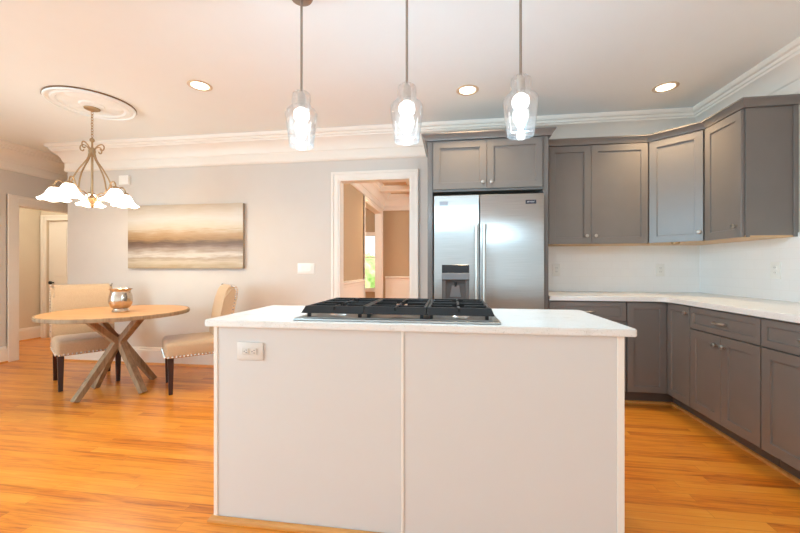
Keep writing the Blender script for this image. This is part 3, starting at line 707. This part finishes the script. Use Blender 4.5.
for gi in range(3):
    x0 = 0.036 + gi * 0.279; x1 = x0 + 0.276; y0, y1 = 0.045, CD - 0.02
    bm = nb()
    # sloping front and back rails
    for ya, yb in ((y0 - 0.012, y0 + 0.012), (y1 + 0.012, y1 - 0.012)):
        sx0 = -0.012 if gi == 0 else 0; sx1 = 0.012 if gi == 2 else 0
        v = [bm.verts.new(p) for p in ((x0 + sx0, ya, GZ - 0.031), (x1 + sx1, ya, GZ - 0.031), (x1, yb, GZ), (x0, yb, GZ),
                                      (x0, yb + (0.012 if yb > ya else -0.012), GZ - 0.031), (x1, yb + (0.012 if yb > ya else -0.012), GZ - 0.031), (x1, yb + (0.012 if yb > ya else -0.012), GZ), (x0, yb + (0.012 if yb > ya else -0.012), GZ))]
        for q in ((0, 1, 2, 3), (3, 2, 6, 7), (7, 6, 5, 4), (4, 5, 1, 0), (0, 3, 7, 4), (1, 5, 6, 2)): bm.faces.new([v[i] for i in q])
    for xa in (x0, x1 - 0.014): box(bm, (xa, y0 + 0.014, GZ - 0.028), (xa + 0.014, y1 - 0.014, GZ), 0.002, 1)
    ym = (y0 + y1) / 2; xm = (x0 + x1) / 2
    if gi != 1: box(bm, (x0 + 0.01, ym - 0.007, GZ - 0.028), (x1 - 0.01, ym + 0.007, GZ), 0.002, 1)
    for yc in ((y0 + ym) / 2, (y1 + ym) / 2) if gi != 1 else (ym,):
        hl = 0.055; fy_ = (ym - y0) / 2 if gi != 1 else (y1 - y0) / 2
        for sg in (-1, 1):
            box(bm, (xm - 0.005, min(yc + sg * 0.028, yc + sg * fy_), GZ - 0.020), (xm + 0.005, max(yc + sg * 0.028, yc + sg * fy_), GZ), 0.0015, 1)
            xa, xb = sorted((xm + sg * 0.028, xm + sg * 0.13)); box(bm, (xa, yc - 0.005, GZ - 0.020), (xb, yc + 0.005, GZ), 0.0015, 1)
    if gi == 1:
        for sg in (-1, 1): box(bm, (x0 + 0.01, ym + sg * 0.15 - 0.006, GZ - 0.022), (x1 - 0.01, ym + sg * 0.15 + 0.006, GZ), 0.0015, 1)
    for xa in (x0 + 0.012, x1 - 0.026):
        for ya in (y0 + 0.002, y1 - 0.016): box(bm, (xa, ya, 0.0125), (xa + 0.014, ya + 0.014, GZ - 0.02))
    obj('grate', bm, M['iron'], t)

# ------------------------------------------------------------------ pendants over the island
def rod_pendant(x, y, label):
    t = thing('pendant_light', label, 'pendant light', (x, y, ZC), 0, 'glass pendants over the island')
    bm = nb(); lathe(bm, [(0, -0.0005), (0.058, -0.0005), (0.060, -0.006), (0.060, -0.050), (0.054, -0.060), (0.02, -0.066), (0, -0.066)], 28); obj('canopy', bm, M['rod'], t)
    bm = nb(); tube(bm, [(0, 0, -0.028), (0, 0, -0.575)], 0.0065, 12); obj('rod', bm, M['rod'], t)
    zt = -0.570
    bm = nb(); lathe(bm, [(0, zt + 0.014), (0.012, zt + 0.012), (0.02, zt), (0.022, zt - 0.05), (0.018, zt - 0.075), (0, zt - 0.075)], 20); obj('socket', bm, M['nickel'], t)
    bm = nb(); lathe(bm, [(0, zt - 0.078), (0.024, zt - 0.080), (0.038, zt - 0.094), (0.042, zt - 0.114), (0.036, zt - 0.134), (0.020, zt - 0.146), (0, zt - 0.148)], 24); obj('diffuser', bm, M['bulb_cup'], t)
    bm = nb(); lathe(bm, [(0, zt - 0.1485), (0.009, zt - 0.150), (0.009, zt - 0.178), (0.020, zt - 0.196), (0.023, zt - 0.214), (0.017, zt - 0.236), (0.007, zt - 0.252), (0, zt - 0.255)], 24); obj('bulb', bm, M['bulb'], t)
    out = [(0.020, 0.012), (0.036, 0.010), (0.047, 0.000), (0.050, -0.025), (0.048, -0.055), (0.054, -0.070), (0.072, -0.083), (0.084, -0.100), (0.085, -0.122), (0.079, -0.172), (0.070, -0.232), (0.064, -0.280)]
    prof = [(r, zt + z) for r, z in out] + [(r - 0.003, zt + z) for r, z in out[::-1]]
    bm = nb(); lathe(bm, prof + [prof[0]], 40); obj('glass_shade', bm, M['glass'], t)
    l = bpy.data.lights.new('pendant_lamp', 'POINT'); l.energy = 16.5; l.color = (0.53, 0.84, 1.06); l.shadow_soft_size = 0.05
    lo = bpy.data.objects.new('lamp', l); COL.objects.link(lo); lo.parent = t; lo.location = (0, 0, zt - 0.31)
for x, lab in ((-0.795, 'left clear glass pendant on a rod, nearest the dining table'), (-0.226, 'middle clear glass pendant on a rod in front of the doorway'), (0.338, 'right clear glass pendant on a rod in front of the refrigerator cabinet')):
    rod_pendant(x, 1.85, lab)

# ------------------------------------------------------------------ recessed downlights
def downlight(x, y, label, power=9):
    t = thing('recessed_light', label, 'recessed light', (x, y, ZC - 0.001))
    bm = nb(); lathe(bm, [(0.094, 0), (0.094, -0.003), (0.086, -0.006), (0.072, -0.006), (0.066, -0.002), (0.066, 0)], 36); obj('trim_ring', bm, M['can_ring'], t)
    bm = nb(); lathe(bm, [(0, -0.0028), (0.050, -0.0028), (0.0655, -0.0012)], 32); obj('lamp_lens', bm, M['can'], t)
    l = bpy.data.lights.new('downlight_lamp', 'SPOT'); l.energy = power * 7.8; l.color = (1, 0.75, 0.46); l.spot_size = 2.2; l.spot_blend = 0.9; l.shadow_soft_size = 0.06
    lo = bpy.data.objects.new('lamp', l); COL.objects.link(lo); lo.parent = t; lo.location = (0, 0, -0.02)
downlight(-2.049, 2.724, 'recessed ceiling light left of the pendants, nearest the medallion')
downlight(0.136, 3.11, 'recessed ceiling light above the refrigerator')
downlight(1.761, 3.288, 'recessed ceiling light above the corner cabinets')
downlight(-1.0, 6.0, 'recessed light in the far room ceiling seen through the doorway', 8)

# ------------------------------------------------------------------ chandelier and ceiling medallion
CX, CY = -3.30, 2.93
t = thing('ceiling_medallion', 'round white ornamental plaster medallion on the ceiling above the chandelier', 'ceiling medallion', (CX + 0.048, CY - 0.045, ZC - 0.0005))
def mw(i, a, r, z):
    if i in (3, 4): return r + 0.012 * math.cos(8 * a), z - 0.006 * max(0, math.cos(8 * a))
    if i in (6, 7): return r, z - 0.004 * max(0, math.cos(24 * a))
    return r, z
bm = nb(); lathe(bm, [(0, -0.022), (0.085, -0.022), (0.095, -0.012), (0.15, -0.016), (0.20, -0.016), (0.235, -0.010), (0.25, -0.022), (0.275, -0.022), (0.285, -0.012), (0.31, -0.014), (0.318, -0.026), (0.329, -0.024), (0.330, -0.012), (0, -0.012)], 96, wave=mw)
obj('relief_disc', bm, M['ceiling'], t)
bm = nb(); lathe(bm, [(0, -0.0118), (0.334, -0.0118), (0.334, -0.0005), (0, -0.0005)], 96); tag(obj('edge_band', bm, M['gold'], t), 'thin brown band painting the rim shade')  # brown colour stands in for the shade along the disc's rim
CZ = ZC - 0.0235
t = thing('chandelier', 'antique brass chandelier with five lit white bell shades', 'chandelier', (CX, CY, CZ))
bm = nb(); lathe(bm, [(0, 0), (0.062, 0), (0.06, -0.008), (0.045, -0.016), (0.016, -0.024), (0.008, -0.034), (0, -0.034)], 28); obj('canopy', bm, M['bronze'], t)
bm = nb()
for i in range(9):                                # oval links, each turned a quarter
    z = -0.045 - i * 0.026; pts = []
    for k in range(13):
        a = 2 * PI * k / 12; p = (0.009 * math.cos(a), 0, z + 0.017 * math.sin(a)); pts.append(p if i % 2 else (p[1], p[0], p[2]))
    tube(bm, pts, 0.0026, 6)
obj('chain', bm, M['bronze'], t)
bm = nb(); lathe(bm, [(0, -0.27), (0.006, -0.272), (0.018, -0.285), (0.02, -0.30), (0.008, -0.315), (0.008, -0.36), (0.024, -0.372), (0.028, -0.40), (0.022, -0.43), (0.010, -0.45), (0.009, -0.80), (0.02, -0.815), (0.034, -0.835), (0.03, -0.86), (0.014, -0.885), (0.018, -0.90), (0.01, -0.918), (0, -0.925)], 20)
obj('column', bm, M['bronze'], t)
for k in range(4):                                # bow scrolls near the top
    a = k * PI / 2 + 0.15; pr_ = [(0.02, -0.385), (0.05, -0.350), (0.085, -0.335), (0.108, -0.350), (0.108, -0.378), (0.088, -0.392), (0.074, -0.380)]
    bm = nb(); tube(bm, spline([(r * math.cos(a), r * math.sin(a), z) for r, z in pr_], 5), 0.0055, 8); obj('scroll', bm, M['bronze'], t)
def shade_wave(i, a, r, z):
    k = [0, 0, .1, .3, .7, 1, 1][min(i, 6)] if i < 7 else [1, .7, .3, .1, 0, 0, 0][min(i - 7, 6)]
    return r * (1 + 0.05 * k * math.cos(6 * a)), z + 0.006 * k * math.cos(6 * a)
for k in range(5):
    a = math.radians(-76 + 72 * k); ca, sa = math.cos(a), math.sin(a)
    q = [(0.018, -0.40), (0.035, -0.47), (0.085, -0.55), (0.128, -0.63), (0.150, -0.70), (0.160, -0.755), (0.178, -0.775), (0.196, -0.745), (0.212, -0.705), (0.240, -0.690), (0.262, -0.708), (0.268, -0.742)]
    bm = nb(); tube(bm, spline([(r * ca, r * sa, z) for r, z in q], 6), 0.0065, 8); arm = obj('arm', bm, M['bronze'], t)
    q = [(0.160, -0.755), (0.14, -0.795), (0.10, -0.79), (0.055, -0.815), (0.05, -0.85), (0.03, -0.845)]
    bm = nb(); tube(bm, spline([(r * ca, r * sa, z) for r, z in q], 6), 0.005, 8); obj('scroll', bm, M['bronze'], arm)
    c = (0.268 * ca, 0.268 * sa, 0)
    bm = nb(); lathe(bm, [(0, -0.735), (0.022, -0.738), (0.030, -0.748), (0.032, -0.760), (0, -0.760)], 20, c); obj('shade_cap', bm, M['bronze'], arm)
    o_ = [(0.030, -0.757), (0.041, -0.768), (0.054, -0.790), (0.064, -0.815), (0.078, -0.838), (0.098, -0.856), (0.115, -0.866)]
    i_ = [(r - 0.004, z - 0.003) for r, z in o_[::-1]]
    bm = nb(); lathe(bm, o_ + i_, 36, c, wave=shade_wave); tag(obj('shade', bm, M['shade'], arm), 'lit white bell glass')
    bm = nb(); lathe(bm, [(0, -0.762), (0.012, -0.765), (0.014, -0.785), (0.026, -0.81), (0.026, -0.83), (0.015, -0.848), (0, -0.852)], 16, c); obj('bulb', bm, M['bulb'], arm)
    l = bpy.data.lights.new('chandelier_lamp', 'POINT'); l.energy = 4.0; l.color = (1, 0.80, 0.52); l.shadow_soft_size = 0.05
    lo = bpy.data.objects.new('lamp', l); COL.objects.link(lo); lo.parent = t; lo.location = (c[0], c[1], -0.90)

# ------------------------------------------------------------------ round table and vase
TX, TY, TH = -3.11, 3.02, 0.745
t = thing('dining_table', 'round wooden dining table on a crossed beam base', 'table', (TX, TY, 0))
bm = nb(); lathe(bm, [(0, TH - 0.030), (0.562, TH - 0.030), (0.562, TH), (0, TH)], 96); tag(obj('tabletop', bm, M['table_top'], t), 'honey coloured round top')
bm = nb(); lathe(bm, [(0.5622, TH - 0.034), (0.575, TH - 0.034), (0.579, TH - 0.030), (0.579, TH - 0.005), (0.575, TH - 0.0002), (0.5622, TH - 0.0002), (0.5622, TH - 0.034)], 96); tag(obj('edge_band', bm, M['table_leg'], t), 'greyish wooden rim')
feet = [(-0.075, -0.345), (0.305, -0.05), (0.05, 0.345), (-0.275, 0.015)]
for fx_, fy_ in feet:
    n_ = Vector((fx_, fy_)).normalized(); h_ = n_ * 0.03; u_ = n_ * 0.27
    bm = nb(); tube(bm, [(fx_, fy_, 0.0), (h_.x, h_.y, 0.44), (h_.x, h_.y, 0.47), (u_.x, u_.y, TH - 0.034)], [0.027, 0.030, 0.030, 0.029], square=True, up=(-n_.y, n_.x, 0))
    bmesh.ops.bevel(bm, geom=list(bm.edges), offset=0.003, segments=1, affect='EDGES')
    for v in bm.verts:
        v.co.z = min(max(v.co.z, 0.0), TH - 0.033)
    obj('leg', bm, M['table_leg'], t)
t = thing('vase', 'round silver metal vase with flared rim on the dining table', 'vase', (-3.055, 2.985, TH + 0.0005))
bm = nb(); lathe(bm, [(0, 0), (0.066, 0), (0.068, 0.006), (0.060, 0.020), (0.056, 0.030), (0.074, 0.044), (0.088, 0.070), (0.093, 0.105), (0.090, 0.145), (0.080, 0.175), (0.076, 0.188), (0.080, 0.200), (0.090, 0.209), (0.093, 0.213), (0.088, 0.214), (0.075, 0.203), (0.072, 0.188), (0.084, 0.145), (0.087, 0.105), (0.08, 0.07), (0.05, 0.036), (0, 0.034)], 48)
obj('bowl', bm, M['vase'], t)

# ------------------------------------------------------------------ upholstered chairs
def chair(label, loc, rz):
    t = thing('dining_chair', label, 'chair', loc, rz)
    bm = nb(); box(bm, (-0.25, -0.26, 0.325), (0.25, 0.235, 0.47), 0.035, 4)
    for v in bm.verts:
        if v.co.z > 0.45: v.co.z += 0.018 * max(0, 1 - (v.co.x / 0.25) ** 2) * max(0, 1 - (v.co.y / 0.26) ** 2)
    obj('seat', bm, M['fabric'], t, sharp=60)
    f = [(0.150, 0.40), (0.170, 0.55), (0.195, 0.72), (0.222, 0.85), (0.245, 0.925), (0.270, 0.962)]
    b = [(0.308, 0.978), (0.342, 0.966), (0.358, 0.932), (0.345, 0.86), (0.318, 0.74), (0.290, 0.56), (0.272, 0.33), (0.237, 0.33)]
    prof = f + b; n = len(prof); bm = nb(); hw = 0.25
    A = [bm.verts.new((-hw, y, z)) for y, z in prof]; B = [bm.verts.new((hw, y, z)) for y, z in prof]
    fa = bm.faces.new(A); fb = bm.faces.new(B[::-1])
    for i in range(n): bm.faces.new((A[i], B[i], B[(i + 1) % n], A[(i + 1) % n]))
    bmesh.ops.bevel(bm, geom=list(fa.edges) + list(fb.edges), offset=0.026, segments=4, affect='EDGES')
    obj('backrest', bm, M['fabric'], t, sharp=60)
    for sx in (-1, 1):
        for y, ty in ((-0.215, -0.20), (0.235, 0.30)):
            bm = nb()
            x = sx * 0.215
            v0 = [(x - .024, y - .024), (x + .024, y - .024), (x + .024, y + .024), (x - .024, y + .024)]
            e = 0.0 if y < 0 else 0.05
            v1 = [(x - .016, y + e - .016), (x + .016, y + e - .016), (x + .016, y + e + .016), (x - .016, y + e + .016)]
            T_ = [bm.verts.new((*p, 0.326)) for p in v0]; L_ = [bm.verts.new((*p, 0.0)) for p in v1]
            bm.faces.new(T_); bm.faces.new(L_[::-1])
            for i in range(4): bm.faces.new((L_[i], L_[(i + 1) % 4], T_[(i + 1) % 4], T_[i]))
            bmesh.ops.bevel(bm, geom=list(bm.edges), offset=0.002, segments=1, affect='EDGES')
            obj('leg', bm, M['leg'], t)
    bm = nb()
    def nail(p): bmesh.ops.create_icosphere(bm, subdivisions=1, radius=0.0105, matrix=Matrix.Translation(p))
    for i in range(16): nail((-0.225 + i * 0.03, -0.258, 0.343))
    for sx in (-1, 1):
        for i in range(16): nail((sx * 0.249, -0.232 + i * 0.03, 0.343))
        for k in range(24):
            s = k / 23 * (len(b) - 2); i = int(min(s, len(b) - 3)); fr = s - i; y = b[i][0] * (1 - fr) + b[i + 1][0] * fr; z = b[i][1] * (1 - fr) + b[i + 1][1] * fr
            nail((sx * 0.246, y - 0.018, max(z - 0.006, 0.36)))
    o = obj('nailhead_trim', bm, M['nail'], t); o['label'] = 'row of silver nail heads'; o['kind'] = 'stuff'
    return t
chair('beige nailhead dining chair behind the table, its back to the hall doorway', (-3.668, 3.205, 0), math.atan2(.82, .56))
chair('beige nailhead dining chair right of the table, partly hidden by the island', (-2.52, 3.275, 0), math.atan2(-.72, .69))
